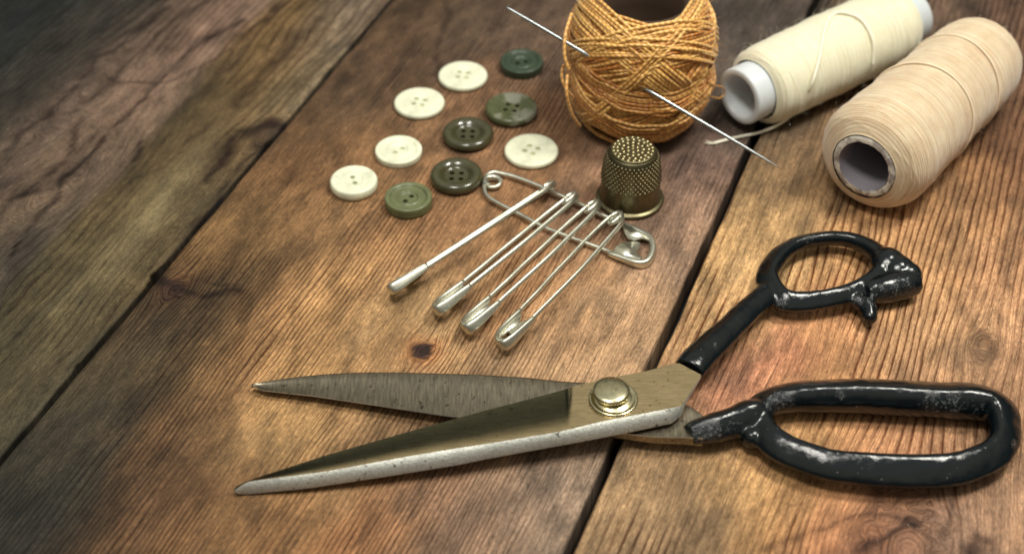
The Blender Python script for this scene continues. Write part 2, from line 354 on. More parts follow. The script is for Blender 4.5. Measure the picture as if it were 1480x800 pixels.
def plank(u0, u1, idx, parent):
    nu = int((u1-u0)/.0011)
    us = np.linspace(u0+.0006, u1-.0006, nu)
    us = np.concatenate([[u0, u0, u0+.00025], us, [u1-.00025, u1, u1]])
    vis = np.arange(-.16, .345, .0011) if 0 <= idx <= 2 else np.arange(-.16, .345, .006)
    vs = np.concatenate([np.arange(-.46, -.162, .006), vis, np.arange(.35, .95, .01)])
    U, V = np.meshgrid(us, vs, indexing='ij')
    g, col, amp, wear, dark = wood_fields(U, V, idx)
    eL = U-u0; eR = u1-U
    Z = .00018*fbm(U*25, V*8, 100+idx)
    ew = .0007+.0005*vnoise(V*90, V*0+idx, 4); ed = np.minimum(eL, eR)
    Z = Z-.0007*(1-smoothstep(0, 1, np.clip(ed/ew, 0, 1)))
    Z[0, :] = -.016; Z[-1, :] = -.016
    jl = .00030*fbm(V*60, V*0+3.3, 200+idx); jr = .00030*fbm(V*60, V*0+7.7, 300+idx)
    sideR = np.clip(1-eR/.003, 0, 1); sideL = np.clip(1-eL/.003, 0, 1)
    if idx == 0:   # chips broken from the left board's edge
        for px, py, wd, dp in [(238, 396, .005, .0016), (112, 520, .0035, .0012), (385, 200, .004, .0011)]:
            kv = UVp(px, py)[1]; jr = jr-dp*np.exp(-((V-kv)/wd)**2)*(1+.4*vnoise(V*500, V*0, 6))
            Z = Z-.0012*np.exp(-((V-kv)/wd)**2)*np.exp(-(eR/.003)**2)*(1+.8*vnoise(U*700, V*500, 2))
    U2 = U+jr*sideR+jl*sideL
    X = U2*CS+V*SN; Y = -U2*SN+V*CS
    n, m = U.shape
    vv = np.stack([X, Y, Z], -1).reshape(-1, 3)
    ii = np.arange(n*m).reshape(n, m)
    F = np.stack([ii[:-1, :-1], ii[1:, :-1], ii[1:, 1:], ii[:-1, 1:]], -1).reshape(-1, 4)
    og = np.array([ (u0+u1)/2*CS, -(u0+u1)/2*SN, 0]); 
    me = bpy.data.meshes.new('plank'); vv2 = vv-np.array(parent.location)
    me.vertices.add(len(vv2)); me.vertices.foreach_set('co', vv2.ravel())
    me.loops.add(F.size); me.loops.foreach_set('vertex_index', F.ravel().astype(np.int32))
    me.polygons.add(len(F)); me.polygons.foreach_set('loop_start', np.arange(0, F.size, 4, dtype=np.int32))
    me.polygons.foreach_set('use_smooth', np.ones(len(F), bool)); me.update(); me.validate()
    def fa(nm, a): t = me.attributes.new(nm, 'FLOAT', 'POINT'); t.data.foreach_set('value', np.ascontiguousarray(a.ravel(), dtype=np.float32))
    fa('grain', g); fa('ring_amp', amp); fa('wear', wear)
    fa('ring_freq', np.full_like(g, {0: 330, 1: 700, 2: 420}[min(max(idx, 0), 2)]))
    t = me.attributes.new('stain_and_falloff', 'FLOAT_COLOR', 'POINT'); c4 = np.concatenate([np.clip(col, 0.004, 1), np.ones(col.shape[:-1]+(1,))], -1)
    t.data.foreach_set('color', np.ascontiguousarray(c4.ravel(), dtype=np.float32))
    uvl = me.uv_layers.new(name='board'); idxs = F.ravel(); uvd = np.stack([U.ravel()[idxs], V.ravel()[idxs]], -1)
    uvl.data.foreach_set('uv', np.ascontiguousarray(uvd.ravel(), dtype=np.float32))
    me.materials.append(WOOD)
    o = bpy.data.objects.new('plank', me); COL.objects.link(o); o.parent = parent
    return o
table = empty('wooden_tabletop', (0, .1, 0), 'weathered brown plank tabletop with dark gaps, lying under all the sewing things', 'tabletop')
table['kind'] = 'structure'
W_ = .155; H1, H2 = .00065, .00145
H2 = .00125
edges = [GAP1-2*W_, GAP1-W_-.0008, GAP1-W_+.0004, GAP1-H1, GAP1+H1, GAP2-H2, GAP2+H2, GAP2+W_, GAP2+W_+.0018, GAP2+2*W_]
for i, idx in enumerate([-1, 0, 1, 2, 3]):
    o = plank(edges[2*i], edges[2*i+1], idx, table)
    lb = {0: 'grey and ochre plank with wavy dark figure', 1: 'middle plank with a small round knot', 2: 'honey coloured plank with coarse straight grain'}.get(idx)
    if lb: o['label'] = lb
M = MT('gap_dark'); GAPM = M.set(Base_Color=(.032, .048, .058), Roughness=.9)
q = [(-.75, -.9, -.011), (.9, -.9, -.011), (.9, 1.2, -.011), (-.75, 1.2, -.011), (-.75, -.9, -.0155), (.9, -.9, -.0155), (.9, 1.2, -.0155), (-.75, 1.2, -.0155)]
ub = mesh_obj('backing_board', [Vector(a) for a in q], [[0, 1, 2, 3], [7, 6, 5, 4], [0, 4, 5, 1], [1, 5, 6, 2], [2, 6, 7, 3], [3, 7, 4, 0]], GAPM, table, False)

# ------------------------------------------------------------------ materials
def metal(name, col, rough, scr=(1, 1, 1), rot=0, sc=900, bump=.00003, pit=0., var=.25, met=1.0):
    M = MT(name); c = M.coord('Object', scr, (0, 0, rot))
    n = M.noise(c, sc, 5, .65); n2 = M.noise(M.coord('Object'), 220, 4, .6)
    a = tuple(x*(1-var) for x in col); b = tuple(min(1, x*(1+var)) for x in col)
    cc_ = M.mix(M.ramp(n, [(.3, 0), (.7, 1)]), a, b)
    cc_ = M.mix(M.math('MULTIPLY', M.ramp(n2, [(.5, 0), (.72, 1)]), .35), cc_, tuple(x*.5 for x in col))
    if pit:
        p = M.ramp(M.noise(M.coord('Object'), 650, 3, .6), [(.635, 0), (.68, 1)]); cc_ = M.mix(M.math('MULTIPLY', p, pit), cc_, (.06, .045, .03))
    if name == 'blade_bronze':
        pt = M.n('Attribute', attribute_name='dim_reflection').outputs['Fac']; cc_ = M.mix(pt, cc_, M.mix(1.0, cc_, (.20, .24, .26), 'MULTIPLY'))  # colour multiply paints the dark reflection of the hollow
    ro = M.math('MULTIPLY_ADD', n2, .2, rough-.1)
    return M.set(Base_Color=cc_, Metallic=met, Roughness=ro, Normal=M.bump(n, bump, .8))
bl_ang = math.atan2(P(500, 669).y-P(900, 600).y, P(500, 669).x-P(900, 600).x)
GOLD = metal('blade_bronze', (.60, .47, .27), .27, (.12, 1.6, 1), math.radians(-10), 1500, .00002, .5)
GREY = metal('blade_grey', (.27, .235, .175), .38, (1.6, .16, 1), math.radians(14), 1100, .00003, .8, .42)
BEVEL = metal('blade_bevel', (.58, .585, .535), .50, (1, 1, 1), 0, 1700, .00016, .85, .24, .8)
STEEL = metal('pin_steel', (.66, .66, .56), .40, (1, 1, 1), 0, 500, .00002, 0, .12)
SPRING = metal('sleeve_steel', (.80, .79, .68), .34, (1, 1, 1), 0, 500, .00002, 0, .08)
NEEDLE = metal('needle_steel', (.36, .39, .40), .32, (1, 1, 1), 0, 500, .00001, 0, .05)
SCREW = metal('screw_brass', (.58, .53, .34), .24, (1, 1, 1), 0, 900, .00003, .35, .18)
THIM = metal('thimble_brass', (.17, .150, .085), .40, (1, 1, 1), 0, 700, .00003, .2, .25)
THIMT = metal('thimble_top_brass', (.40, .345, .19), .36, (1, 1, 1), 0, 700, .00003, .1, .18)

# ------------------------------------------------------------------ shears
pv = P(886, 574, .010)
shears = empty('tailor_shears', (pv.x, pv.y, 0), 'large old tailor shears, open, with black enamelled handles and bronze grey blades', 'scissors')
def pl(x, pts):
    xs = [p[0] for p in pts]; ys = [p[1] for p in pts]; return float(np.interp(x, xs, ys))
back = [(338, 707), (342, 702), (352, 697), (365, 691.5), (410, 677), (470, 657.5), (602, 620), (700, 593), (760, 577.5), (781, 572), (819, 561.6), (835, 556), (889, 544), (932, 536.5), (970, 526), (982, 524.5), (1013, 541)]
ridge = [(338, 708), (342, 706), (352, 699), (359, 695.5), (470, 681), (590, 659), (662, 647), (700, 641.5), (760, 631.5), (808, 623.5), (873, 608), (985, 586.5), (990.5, 578), (1013, 542.5)]
bott = [(338, 709), (342, 712.3), (353, 713.8), (440, 705.5), (560, 687.5), (662, 671), (700, 663), (760, 652), (835, 638.5), (900, 626), (970, 611), (984, 600), (990.5, 584), (1013, 545.5)]
def ztop(x): return float(np.interp(x, [338, 345, 400, 886, 1013], [.0018, .0026, .0036, .0098, .0106]))
xs = sorted(set([338, 340, 342, 345, 348, 352, 356, 360, 366, 375, 385]+list(range(400, 812, 12))+list(range(812, 836, 2))+list(range(840, 970, 10))+[970, 974, 978, 981, 984, 986, 988, 990.5, 994, 998, 1003, 1008, 1013]))
ts = [0, .08, .2, .35, .5, .65, .8, .92, 1.0]
def hollow(x, t):
    k_ = 1-smoothstep(816, 829-4*abs(t-.2), x); fade = smoothstep(338, 380, x)
    return float(float(np.interp(x, [338, 600, 830], [.0007, .0011, .0015]))*fade*k_*(1-smoothstep(.0, .95, t))**1.0)
rows = []
for x in xs:
    zt = ztop(x); b = pl(x, back); r = pl(x, ridge); q = pl(x, bott); row = []
    wfrac = min(1, abs(q-r)/16)
    for t in ts:
        z = zt-hollow(x, t); row.append(P(x, b+(r-b)*t, z))
    row.append(P(x, q, zt-.0022*wfrac))
    row.append(P(x, q+.6, zt-.0022*wfrac-.0008) - Vector((0, 0, 0)))
    hb = zt-hollow(x, 0)
    row.append(P(x, b+3, 0) if False else Vector((row[0].x, row[0].y, min(hb-.0005, zt-.0012 if x > 826 else hb-.0005))))
    rows.append(row)
nr = len(rows[0])
def split_grid(rows, cols):
    V = []; F = []
    for r_ in rows: V += [r_[c] for c in cols]
    n = len(cols)
    for i in range(len(rows)-1):
        for j in range(n-1): F.append([i*n+j, (i+1)*n+j, (i+1)*n+j+1, i*n+j+1][::-1])
    return V, F
TIPM = GOLD
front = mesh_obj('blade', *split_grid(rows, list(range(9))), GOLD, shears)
refl_w = np.array([[(1-float(smoothstep(820, 827-4*abs(t-.2), x)))*(1-float(smoothstep(.60, .99, t+.04*mnoise.noise(Vector((x*.02, t*3, 0)))))) if True else 0 for t in ts] for x in xs])  # weight of the painted dim reflection, strongest along the back edge
t_ = front.data.attributes.new('dim_reflection', 'FLOAT', 'POINT'); t_.data.foreach_set('value', refl_w.ravel().astype(np.float32))
front['label'] = 'upper blade with bronze flat and pale bevel'
sub('bevel', *split_grid(rows, [8, 9, 10]), BEVEL, front, True)
V, F = split_grid(rows, [10, 11, 0]); F2 = [f for f in F]
sub('underside', V, F2+[[len(V)-3, len(V)-2, len(V)-1]], GOLD, front, False)
# rear blade
rtop = [(363.5, 556.5), (368, 553.5), (392, 549.5), (415, 546), (440, 543.2), (470, 540.3), (500, 538.6), (545, 537.6), (590, 538), (680, 540.5), (760, 545), (803, 550), (846, 553), (900, 560), (960, 572), (1000, 588), (1016, 600)]
rbot = [(363.5, 557.2), (368, 559.5), (380, 564.5), (455, 573), (530, 584), (590, 593), (662, 603.7), (760, 616), (850, 624), (903, 627), (943, 631.6), (986, 632.5), (1000, 633), (1016, 634)]
def zr(x): return float(np.interp(x, [363, 886, 1016], [.0028, .0060, .0072]))
rows = []
for x in sorted(set([363.5, 365, 368, 373, 380, 390]+list(range(400, 1000, 14))+[1000, 1008, 1016])):
    zt = zr(x); b = pl(x, rtop); r = pl(x, rbot); row = []
    th = float(np.interp(x, [363, 500, 840, 903, 1016], [.0006, .0010, .0012, .0022, .0030]))
    bw = 1.1
    row.append(P(x, b+.6, zt-.0004)-Vector((0, 0, .0009)))
    for t in [0, .03, .25, .5, .75, 1.0]:
        z = zt-.0004*math.sin(math.pi*t)-(.0002 if t == 0 else 0); row.append(P(x, b+(r-bw-b)*t, z))
    row.append(P(x, r, zt-.00025)); a = row[-1]
    row.append(Vector((a.x, a.y+(.0012 if x < 880 else .0), zt-th)))
    row.append(Vector((row[0].x, row[0].y-.001, zt-th)))
    rows.append(row)
rear = mesh_obj('blade', *split_grid(rows, list(range(7))), GREY, shears)
rear['label'] = 'lower blade, scratched grey inner face'
sub('cutting_edge', *split_grid(rows, [6, 7]), BEVEL, rear, False)
sub('underside', *split_grid(rows, [7, 8, 9, 0]), GREY, rear, False)
# end facet of the front blade (pale worn chamfer)
# screw
zs = ztop(886)
def disc(cx, cy, z0, prof, ns=72):
    c = P(cx, cy, z0); V, F = lathe(prof, ns); return V+np.array(c), F
wr = 36*mpp(P(886, 574, zs))
tilt = 0
scr = mesh_obj('screw', *disc(883, 569, zs+.0010, [(0.0036, -.0012), (.0036, .0002), (.0047, .00035), (.00505, .0008), (.00505, .0014), (.0047, .0018), (.0038, .00205), (.0022, .0023), (.0001, .0024)]), SCREW, shears)
sub('washer', *disc(886.5, 576, zs, [(wr, -.0004), (wr, .0002), (wr*.96, .00055), (wr*.90, .0006), (wr*.84, .0003), (wr*.74, .0003), (wr*.70, .0006), (.003, .0006)]), SCREW, scr)

# enamel
def enamel():
    M = MT('black_enamel'); c = M.coord('Object')
    cr_ = M.n('Attribute', attribute_name='crackle').outputs['Fac']; ch = M.n('Attribute', attribute_name='chip').outputs['Fac']
    n1 = M.noise(c, 260, 3, .5); n2 = M.noise(c, 950, 5, .75); n3 = M.noise(c, 2600, 2, .5)
    mk = M.math('MULTIPLY', cr_, M.ramp(n2, [(.55, 0), (.60, 1)]))
    base = M.mix(M.math('MULTIPLY', mk, .36), (.0022, .0046, .0060), (.34, .37, .38))
    cm = M.ramp(M.math('ADD', ch, M.math('MULTIPLY', M.math('SUBTRACT', n2, .5), .8)), [(.45, 0), (.55, 1)])
    base = M.mix(cm, base, (.36, .35, .33))
    sp = M.ramp(M.noise(c, 1000, 2, .5), [(.735, 0), (.75, 1)]); base = M.mix(M.math('MULTIPLY', sp, .5), base, (.22, .21, .19))
    b = M.bump(n1, .0006, .25); b = M.bump(n2, .00020, .22, b)
    nd = M.n('Bump'); nd.inputs['Distance'].default_value = .0006; M.put(nd.inputs['Strength'], M.math('MULTIPLY_ADD', cr_, .8, .04)); M.put(nd.inputs['Height'], n2); M.put(nd.inputs['Normal'], b)
    ro = M.math('MULTIPLY_ADD', cr_, .06, M.math('MULTIPLY_ADD', n1, .10, .03))
    return M.set(Base_Color=base, Roughness=M.math('MULTIPLY_ADD', cm, .4, ro), Normal=nd.outputs[0], Specular_IOR_Level=.55)
ENAM = enamel()
def remesh(name, parts, voxel, mat, parent, crackle, chips, smooth=4, lump=.00020):
    V, F = join(parts); og = np.array(parent.location)
    me = bpy.data.meshes.new('tmp'); me.from_pydata((V-og).tolist(), [], F); me.update()
    o = bpy.data.objects.new('tmp', me); COL.objects.link(o)
    m = o.modifiers.new('r', 'REMESH'); m.mode = 'VOXEL'; m.voxel_size = voxel; m.use_smooth_shade = True
    s = o.modifiers.new('s', 'SMOOTH'); s.iterations = smooth; s.factor = .5
    dg = bpy.context.evaluated_depsgraph_get(); ev = o.evaluated_get(dg)
    nm = bpy.data.meshes.new_from_object(ev); nm.name = name
    n = len(nm.vertices); co = np.zeros(n*3); nm.vertices.foreach_get('co', co); co = co.reshape(-1, 3)
    no = np.zeros(n*3); nm.vertices.foreach_get('normal', no); no = no.reshape(-1, 3)
    d = np.array([mnoise.noise(Vector(p)*160)*1.0+mnoise.noise(Vector(p)*420)*.4+mnoise.noise(Vector(p)*900)*.08 for p in co])
    ck = np.zeros(n); cp_ = np.zeros(n); w_ = co+og
    for (px, py, z, r, s_) in crackle:
        c = np.array(P(px, py, z)); dd = np.linalg.norm(w_-c, axis=1); ck = np.maximum(ck, s_*(1-smoothstep(r*.4, r, dd)))
    for (px, py, z, r) in chips:
        c = np.array(P(px, py, z)); dd = np.linalg.norm(w_-c, axis=1); cp_ = np.maximum(cp_, 1-smoothstep(r*.5, r*1.3, dd))
    co2 = co+no*(d*lump)[:, None]; nm.vertices.foreach_set('co', co2.ravel())
    for nm_, a in (('crackle', ck), ('chip', cp_)):
        t = nm.attributes.new(nm_, 'FLOAT', 'POINT'); t.data.foreach_set('value', a.astype(np.float32))
    nm.polygons.foreach_set('use_smooth', [True]*len(nm.polygons)); nm.update()
    nm.materials.clear(); nm.materials.append(mat)
    bpy.data.objects.remove(o)
    r = bpy.data.objects.new(name, nm); COL.objects.link(r); r.parent = parent; OG[r.name] = Vector(og); return r
def tpx(pts, closed=False, ns=28, n=6, flat=None, sq=1.42, k=1.21):
    """pts (px,py,rad_px,z) -> swept solid"""
    A = [(*P(x, y, z), k*r*mpp(P(x, y, z))) for x, y, r, z in pts]; C = catmull(A, n, closed)
    return tube(C[:, :3], C[:, 3], ns, closed, flat=flat, upv=(0, 0, 1), sq=sq, skew=.38 if closed else 0)
def ball(px, py, r, z, sz=1.0):
    c = P(px, py, z); R = 1.08*r*mpp(c); bm = bmesh.new(); bmesh.ops.create_icosphere(bm, subdivisions=5, radius=R)
    V = np.array([v.co[:] for v in bm.verts]); V[:, 2] *= sz; F = [[v.index for v in f.verts] for f in bm.faces]; bm.free(); return V+np.array(c), F
zh = .0052
h1 = [tpx([(996, 533, 20, .0088), (1006, 521, 21.5, .0088), (1030, 498, 20, .0085), (1058, 471, 18, .0078), (1083, 446, 17, .0068), (1108, 424, 17, .0056), (1120, 412, 12, .0052)], flat=(1.0, .62), sq=1.7, k=1.18),
      tpx([(1109, 405, 14.5, zh), (1118, 380, 14, zh), (1140, 358, 12.5, zh), (1170, 346.5, 11.5, zh), (1205, 343, 11.5, zh), (1240, 349, 13, zh), (1267, 365, 15, zh), (1282, 386, 16, zh),
           (1268, 406, 15, zh), (1238, 421, 13, zh), (1205, 431, 12.5, zh), (1165, 437, 13, zh), (1130, 434, 14.5, zh)], closed=True),
      ball(1283, 384, 25, zh), ball(1297, 393, 24, zh), ball(1312, 400, 20, zh), tpx([(1250, 424, 15, .005), (1272, 419, 19, .005), (1295, 414, 20, .005), (1315, 410, 18, .005), (1328, 409, 14, .0048)], sq=2.0, k=1.12),
      tpx([(1250, 436, 13, .0045), (1255, 446, 12, .0042), (1257, 454, 10.5, .004)]), ball(1240, 436, 11, .0045), ball(1257, 457, 10.5, .0038)]
H1 = remesh('handle', h1, .00045, ENAM, shears, [(1283, 426, .0085, .0042, 1.0), (1300, 421, .0088, .0040, 1.0), (1268, 431, .0075, .0036, .9), (1316, 417, .0075, .0030, .7), (1258, 462, .006, .0025, 1), (1128, 440, .007, .0028, .8), (1172, 348, .0075, .004, .35), (1240, 434, .007, .003, .5)],
       [(1258, 463, .0062, .0010)], smooth=12)
H1['label'] = 'small finger ring with broken-off spur'
z2 = .0056
h2 = [tpx([(995, 629, 14, .0058), (1008, 624, 18, .0058), (1032, 618, 21, .0057), (1058, 611, 22, .0057), (1085, 603, 25, .0057), (1100, 600, 22, .0057)]),
      tpx([(1096, 598, 19, z2), (1108, 583, 20, z2), (1135, 574.5, 22.5, z2), (1177, 571, 24.5, z2), (1250, 570.5, 26.5, z2), (1350, 576, 27, z2), (1412, 579, 28, z2), (1442, 591, 25, z2), (1452, 615, 20, z2), (1449, 642, 19, z2),
           (1425, 664, 19.5, z2), (1375, 680, 21.5, z2), (1300, 683, 21.5, z2), (1211, 676, 20.5, z2), (1160, 662, 20, z2), (1118, 641, 19.5, z2), (1099, 618, 18, z2)], closed=True),
      ball(1470, 642, 5.5, .005), ball(1086, 632, 15, .0050)]
H2 = remesh('handle', h2, .0005, ENAM, shears, [(1010, 632, .009, .0050, 1.0), (1030, 628, .009, .0055, 1.0), (1066, 616, .010, .004, .6), (1125, 578, .0105, .0055, .9), (1142, 580, .010, .004, .6), (1215, 572, .0105, .0022, .8),
       (1350, 585, .0100, .0050, .7), (1378, 588, .0100, .005, .7), (1410, 588, .010, .004, .4), (1470, 640, .008, .002, 1)], [(1439, 662, .0108, .0024), (1458, 618, .0105, .0010)])
H2['label'] = 'long oval handle loop with grey worn spot'

# ------------------------------------------------------------------ safety pins
zp = .0016
bc = P(712, 263, zp); be = P(938, 362, zp)
dx = (be-bc); LB = dx.length; ex = dx.normalized(); ez = Vector((0, 0, 1)); ey = ez.cross(ex)
def loc2(px, py, z=zp): p = P(px, py, z)-bc; return Vector((p.dot(ex), p.dot(ey), 0))
wr_ = .00070
up_ = [loc2(*q) for q in [(702, 262), (703, 254), (712, 249), (722, 250), (744, 255.5), (780, 269), (799, 278), (837, 294), (863, 307.5), (886, 317), (903, 325)]]
lo_ = [loc2(*q) for q in [(700, 264), (700, 274), (705, 284), (722.5, 295), (750, 309), (786, 328), (826.6, 343.7), (865, 357.5), (886, 366)]]
rc = 11.5*mpp(bc)
coil = [Vector((rc*math.cos(a), rc*math.sin(a), -.0006+.0012*i/40)) for i, a in enumerate(np.linspace(math.radians(100), math.radians(100+540), 41))]
band = [loc2(*q) for q in [(880, 365.5), (903, 374.5), (918, 380), (930, 381), (938, 376), (942.5, 366), (943, 354), (938, 344), (926, 336), (898, 324)]]
def slab(poly, z0, z1):
    n = len(poly); V = [Vector((p.x, p.y, z0)) for p in poly]+[Vector((p.x, p.y, z1)) for p in poly]
    return V, [list(range(n-1, -1, -1)), list(range(n, 2*n))]+[[i, (i+1) % n, n+(i+1) % n, n+i] for i in range(n)]
PIN = {}
def pinmesh(nm, V, F, mat):
    me = bpy.data.meshes.new(nm); me.from_pydata([tuple(v) for v in V], [], F); me.update(); me.polygons.foreach_set('use_smooth', [True]*len(me.polygons)); me.materials.append(mat); PIN[nm] = me
V, F = tube(catmull(up_, 6), wr_, 10); pinmesh('pointed_arm', V, F, STEEL)
V, F = tube(catmull(lo_, 6), wr_, 10); pinmesh('spring_arm', V, F, STEEL)
V, F = tube(catmull(coil, 3), wr_*1.05, 10); pinmesh('coil', V, F, STEEL)
B = catmull(band, 5); nB = len(B); tt = np.linspace(0, 1, nB)
hh = .0016*(.40+.60*np.sin(np.clip(tt, 0, 1)*math.pi)**.6); 
V1 = tube(B, np.full(nB, .00098), 20, flat=(np.full(nB, 1.0), hh/.00098), upv=(0, 0, 1), sq=3.2)
pinmesh('clasp', *V1, STEEL)
plA = [loc2(*q) for q in [(900, 326), (915, 332), (930, 341), (937, 350), (928, 347), (916, 350), (907, 347), (902, 338)]]
plB = [loc2(*q) for q in [(886, 366), (891, 358), (902, 352), (920, 352), (926, 354), (922, 362), (919, 370), (925, 371), (928, 376), (915, 376), (899, 371)]]
pinmesh('clasp_lip', *join([slab(plA, .0003, .0010), slab(plB, .0000, .0008)]), SPRING)
def make_pin(label, M4, group, sleeve=None):
    e_ = bpy.data.objects.new('safety_pin', None); COL.objects.link(e_); e_.empty_display_size = .01; tag(e_, label, 'safety pin', group)
    e_.matrix_world = M4
    for nm in PIN:
        o = bpy.data.objects.new(nm, PIN[nm]); COL.objects.link(o); o.parent = e_
    return e_
M4 = Matrix(((ex.x, ey.x, 0, bc.x), (ex.y, ey.y, 0, bc.y), (0, 0, 1, bc.z), (0, 0, 0, 1)))
GRP = 'small steel safety pins strung on the large one'
make_pin('large steel safety pin lying flat and carrying the four others', M4, 'open steel safety pins')['group'] = 'safety pins between buttons and shears'
pins = [((791, 271), (566, 417), 3, 'small safety pin seen edge-on, nearest the buttons'),
        ((824, 287), (630, 446), 14, 'small safety pin, second from the buttons on the large pin'),
        ((856, 299), (672, 472), 20, 'small safety pin, third from the buttons on the large pin'),
        ((890, 316), (722, 494), 30, 'small safety pin nearest the thimble, its clasp closest to the shears')]
vco = {nm: np.array([v.co[:] for v in PIN[nm].vertices]) for nm in PIN}
allv = np.concatenate(list(vco.values())); clv = np.concatenate([vco['clasp'], vco['clasp_lip']])
for (cx, cy), (qx, qy), psi, lab in pins:
    zc, zq = .0040, .0030
    for _ in range(6):
        c = P(cx, cy, zc); q_ = P(qx, qy, zq); d = q_-c; L = d.length; d.normalize()
        vw = ((c+q_)/2-CAM).normalized(); e_ = (vw-d*vw.dot(d)).normalized(); s = d.cross(e_)
        if s.x < 0: s = -s
        a = math.radians(psi); Y = -(s*math.sin(a)-e_*math.cos(a)).normalized(); Z = d.cross(Y)
        k_ = L/(LB*1.02); ky = .62; kz = 1.1
        M4 = Matrix(((d.x*k_, Y.x*ky, Z.x*kz, c.x), (d.y*k_, Y.y*ky, Z.y*kz, c.y), (d.z*k_, Y.z*ky, Z.z*kz, c.z), (0, 0, 0, 1)))
        A4 = np.array(M4); w1 = clv@A4[:3, :3].T+A4[:3, 3]; w2 = allv[allv[:, 0] < LB*.5]@A4[:3, :3].T+A4[:3, 3]
        zq += .0001-w1[:, 2].min(); zc += .0009-w2[:, 2].min()
    make_pin(lab, M4, 'safety pins between buttons and shears')

# ------------------------------------------------------------------ buttons
def plastic(name, col, rough, mott=0, col2=None, sss=0.0, spec=.5):
    M = MT(name); c = M.coord('Object'); n = M.noise(c, 260, 4, .6); n2 = M.noise(c, 900, 3)
    a = M.mix(M.ramp(n, [(.35, 0), (.65, 1)]), tuple(x*.85 for x in col), tuple(min(1, x*1.12) for x in col))
    if col2: a = M.mix(M.math('MULTIPLY', M.ramp(M.noise(c, 190, 2, .5), [(.50, 0), (.62, 1)]), mott), a, col2)
    return M.set(Base_Color=a, Roughness=M.math('MULTIPLY_ADD', n2, .12, rough-.05), Normal=M.bump(n2, .00004, .5), Subsurface_Weight=sss, Subsurface_Scale=.002, Subsurface_Radius=(1, .9, .6), Specular_IOR_Level=spec)
CREAM = plastic('cream_plastic', (.72, .735, .555), .38, sss=.12)
GREEN1 = plastic('dark_green_plastic', (.034, .052, .030), .32)
GREEN2 = plastic('mottled_green_plastic', (.075, .085, .035), .25, .8, (.22, .22, .17))
OLIVE = plastic('olive_black_plastic', (.050, .047, .020), .16, spec=.8)
GREEN3 = plastic('moss_green_plastic', (.125, .140, .065), .30)
def button(px, py, rx, mat, style, nh, th, rot, label, grp):
    z = th; c0 = P(px, py, z); r = rx*mpp(c0); g = Vector((c0.x, c0.y, 0))
    if style == 'dome': pr = [(.80, 0), (.95, .12*th), (1.0, .45*th), (.985, .72*th), (.93, .93*th), (.84, 1.0*th), (.70, .99*th), (.55, .93*th), (.45, .84*th), (.38, .78*th), (.2, .76*th), (.02, .76*th)]
    elif style == 'roll': pr = [(.70, 0), (.90, .1*th), (1.0, .42*th), (.98, .72*th), (.90, .94*th), (.78, 1.0*th), (.66, .95*th), (.56, .80*th), (.48, .62*th), (.40, .55*th), (.2, .54*th), (.02, .54*th)]
    elif style == 'rim': pr = [(.90, 0), (.99, .08*th), (1.0, .5*th), (1.0, .82*th), (.975, .95*th), (.93, 1.0*th), (.84, 1.0*th), (.78, .93*th), (.74, .82*th), (.68, .79*th), (.52, .80*th), (.47, .86*th), (.42, .84*th), (.36, .72*th), (.2, .70*th), (.02, .70*th)]
    else: pr = [(.82, 0), (.95, .08*th), (1.0, .35*th), (1.0, .62*th), (.975, .86*th), (.92, .96*th), (.84, 1.0*th), (.6, .96*th), (.42, .92*th), (.36, .86*th), (.2, .84*th), (.02, .84*th)]
    P_ = catmull([(a*r, b, 0) for a, b in pr], 3)
    V, F = lathe([(max(a, .00005), b) for a, b, _ in P_], 72)
    o = mesh_obj('button', V+np.array(g), F, mat, None, True, origin=g)
    tag(o, label, 'button', grp)
    if nh:
        bm = bmesh.new(); rh = .10*r if nh == 4 else .11*r; ro = .25*r if nh == 4 else .20*r
        for k in range(nh):
            a = rot+k*2*math.pi/nh
            zb = (th*.30 if mat is CREAM else 0)+.01 if True else 0
            bmesh.ops.create_cone(bm, cap_ends=True, segments=20, radius1=rh, radius2=rh, depth=.02, matrix=Matrix.Translation((ro*math.cos(a), ro*math.sin(a), zb-(0 if mat is CREAM else .0098))))
        cm = bpy.data.meshes.new('cut'); bm.to_mesh(cm); bm.free(); co = bpy.data.objects.new('cut', cm); COL.objects.link(co); co.location = o.location
        bo = o.modifiers.new('b', 'BOOLEAN'); bo.operation = 'DIFFERENCE'; bo.object = co; bo.solver = 'EXACT'
        bpy.context.view_layer.update()
        nm = bpy.data.meshes.new_from_object(o.evaluated_get(bpy.context.evaluated_depsgraph_get())); o.modifiers.clear(); o.data = nm; nm.name = 'button'
        bpy.data.objects.remove(co)
        # wall shading: keep holes sharp
        try: nm.set_sharp_from_angle(angle=math.radians(38))
        except Exception: pass
    return o
G = 'loose cream and green buttons'
for a in [(669, 107, 35.5, CREAM, 'flat', 4, .0021, .6, 'cream button farthest from the shears, next to the dark green one'),
          (606, 146, 36.5, CREAM, 'flat', 4, .0021, .5, 'cream four-hole button, second cream one from the yarn end of the left row'),
          (576, 215, 34, CREAM, 'rim', 2, .0023, .75, 'cream button with a raised rim and two diagonal holes'),
          (511, 258, 34.5, CREAM, 'flat', 2, .0036, 1.9, 'thick cream button at the left end of the row'),
          (768, 215, 39, CREAM, 'flat', 4, .0022, .25, 'large cream four-hole button above the coil of the large safety pin'),
          (754, 87, 31.5, GREEN1, 'rim', 2, .0032, .3, 'small dark green rimmed button nearest the needle'),
          (739, 153, 38, GREEN2, 'dome', 4, .0032, .5, 'mottled green button with pale marbling and four holes'),
          (676, 188, 37.5, OLIVE, 'roll', 4, .0034, .75, 'glossy olive brown button with four holes in a sunken centre'),
          (659.5, 248, 38.5, OLIVE, 'roll', 4, .0038, .75, 'dark green glossy button touching the coil end of the large safety pin'),
          (590, 283, 34.5, GREEN3, 'rim', 2, .0036, .9, 'moss green rimmed button with two holes and a shiny ring')]:
    button(*a, G)

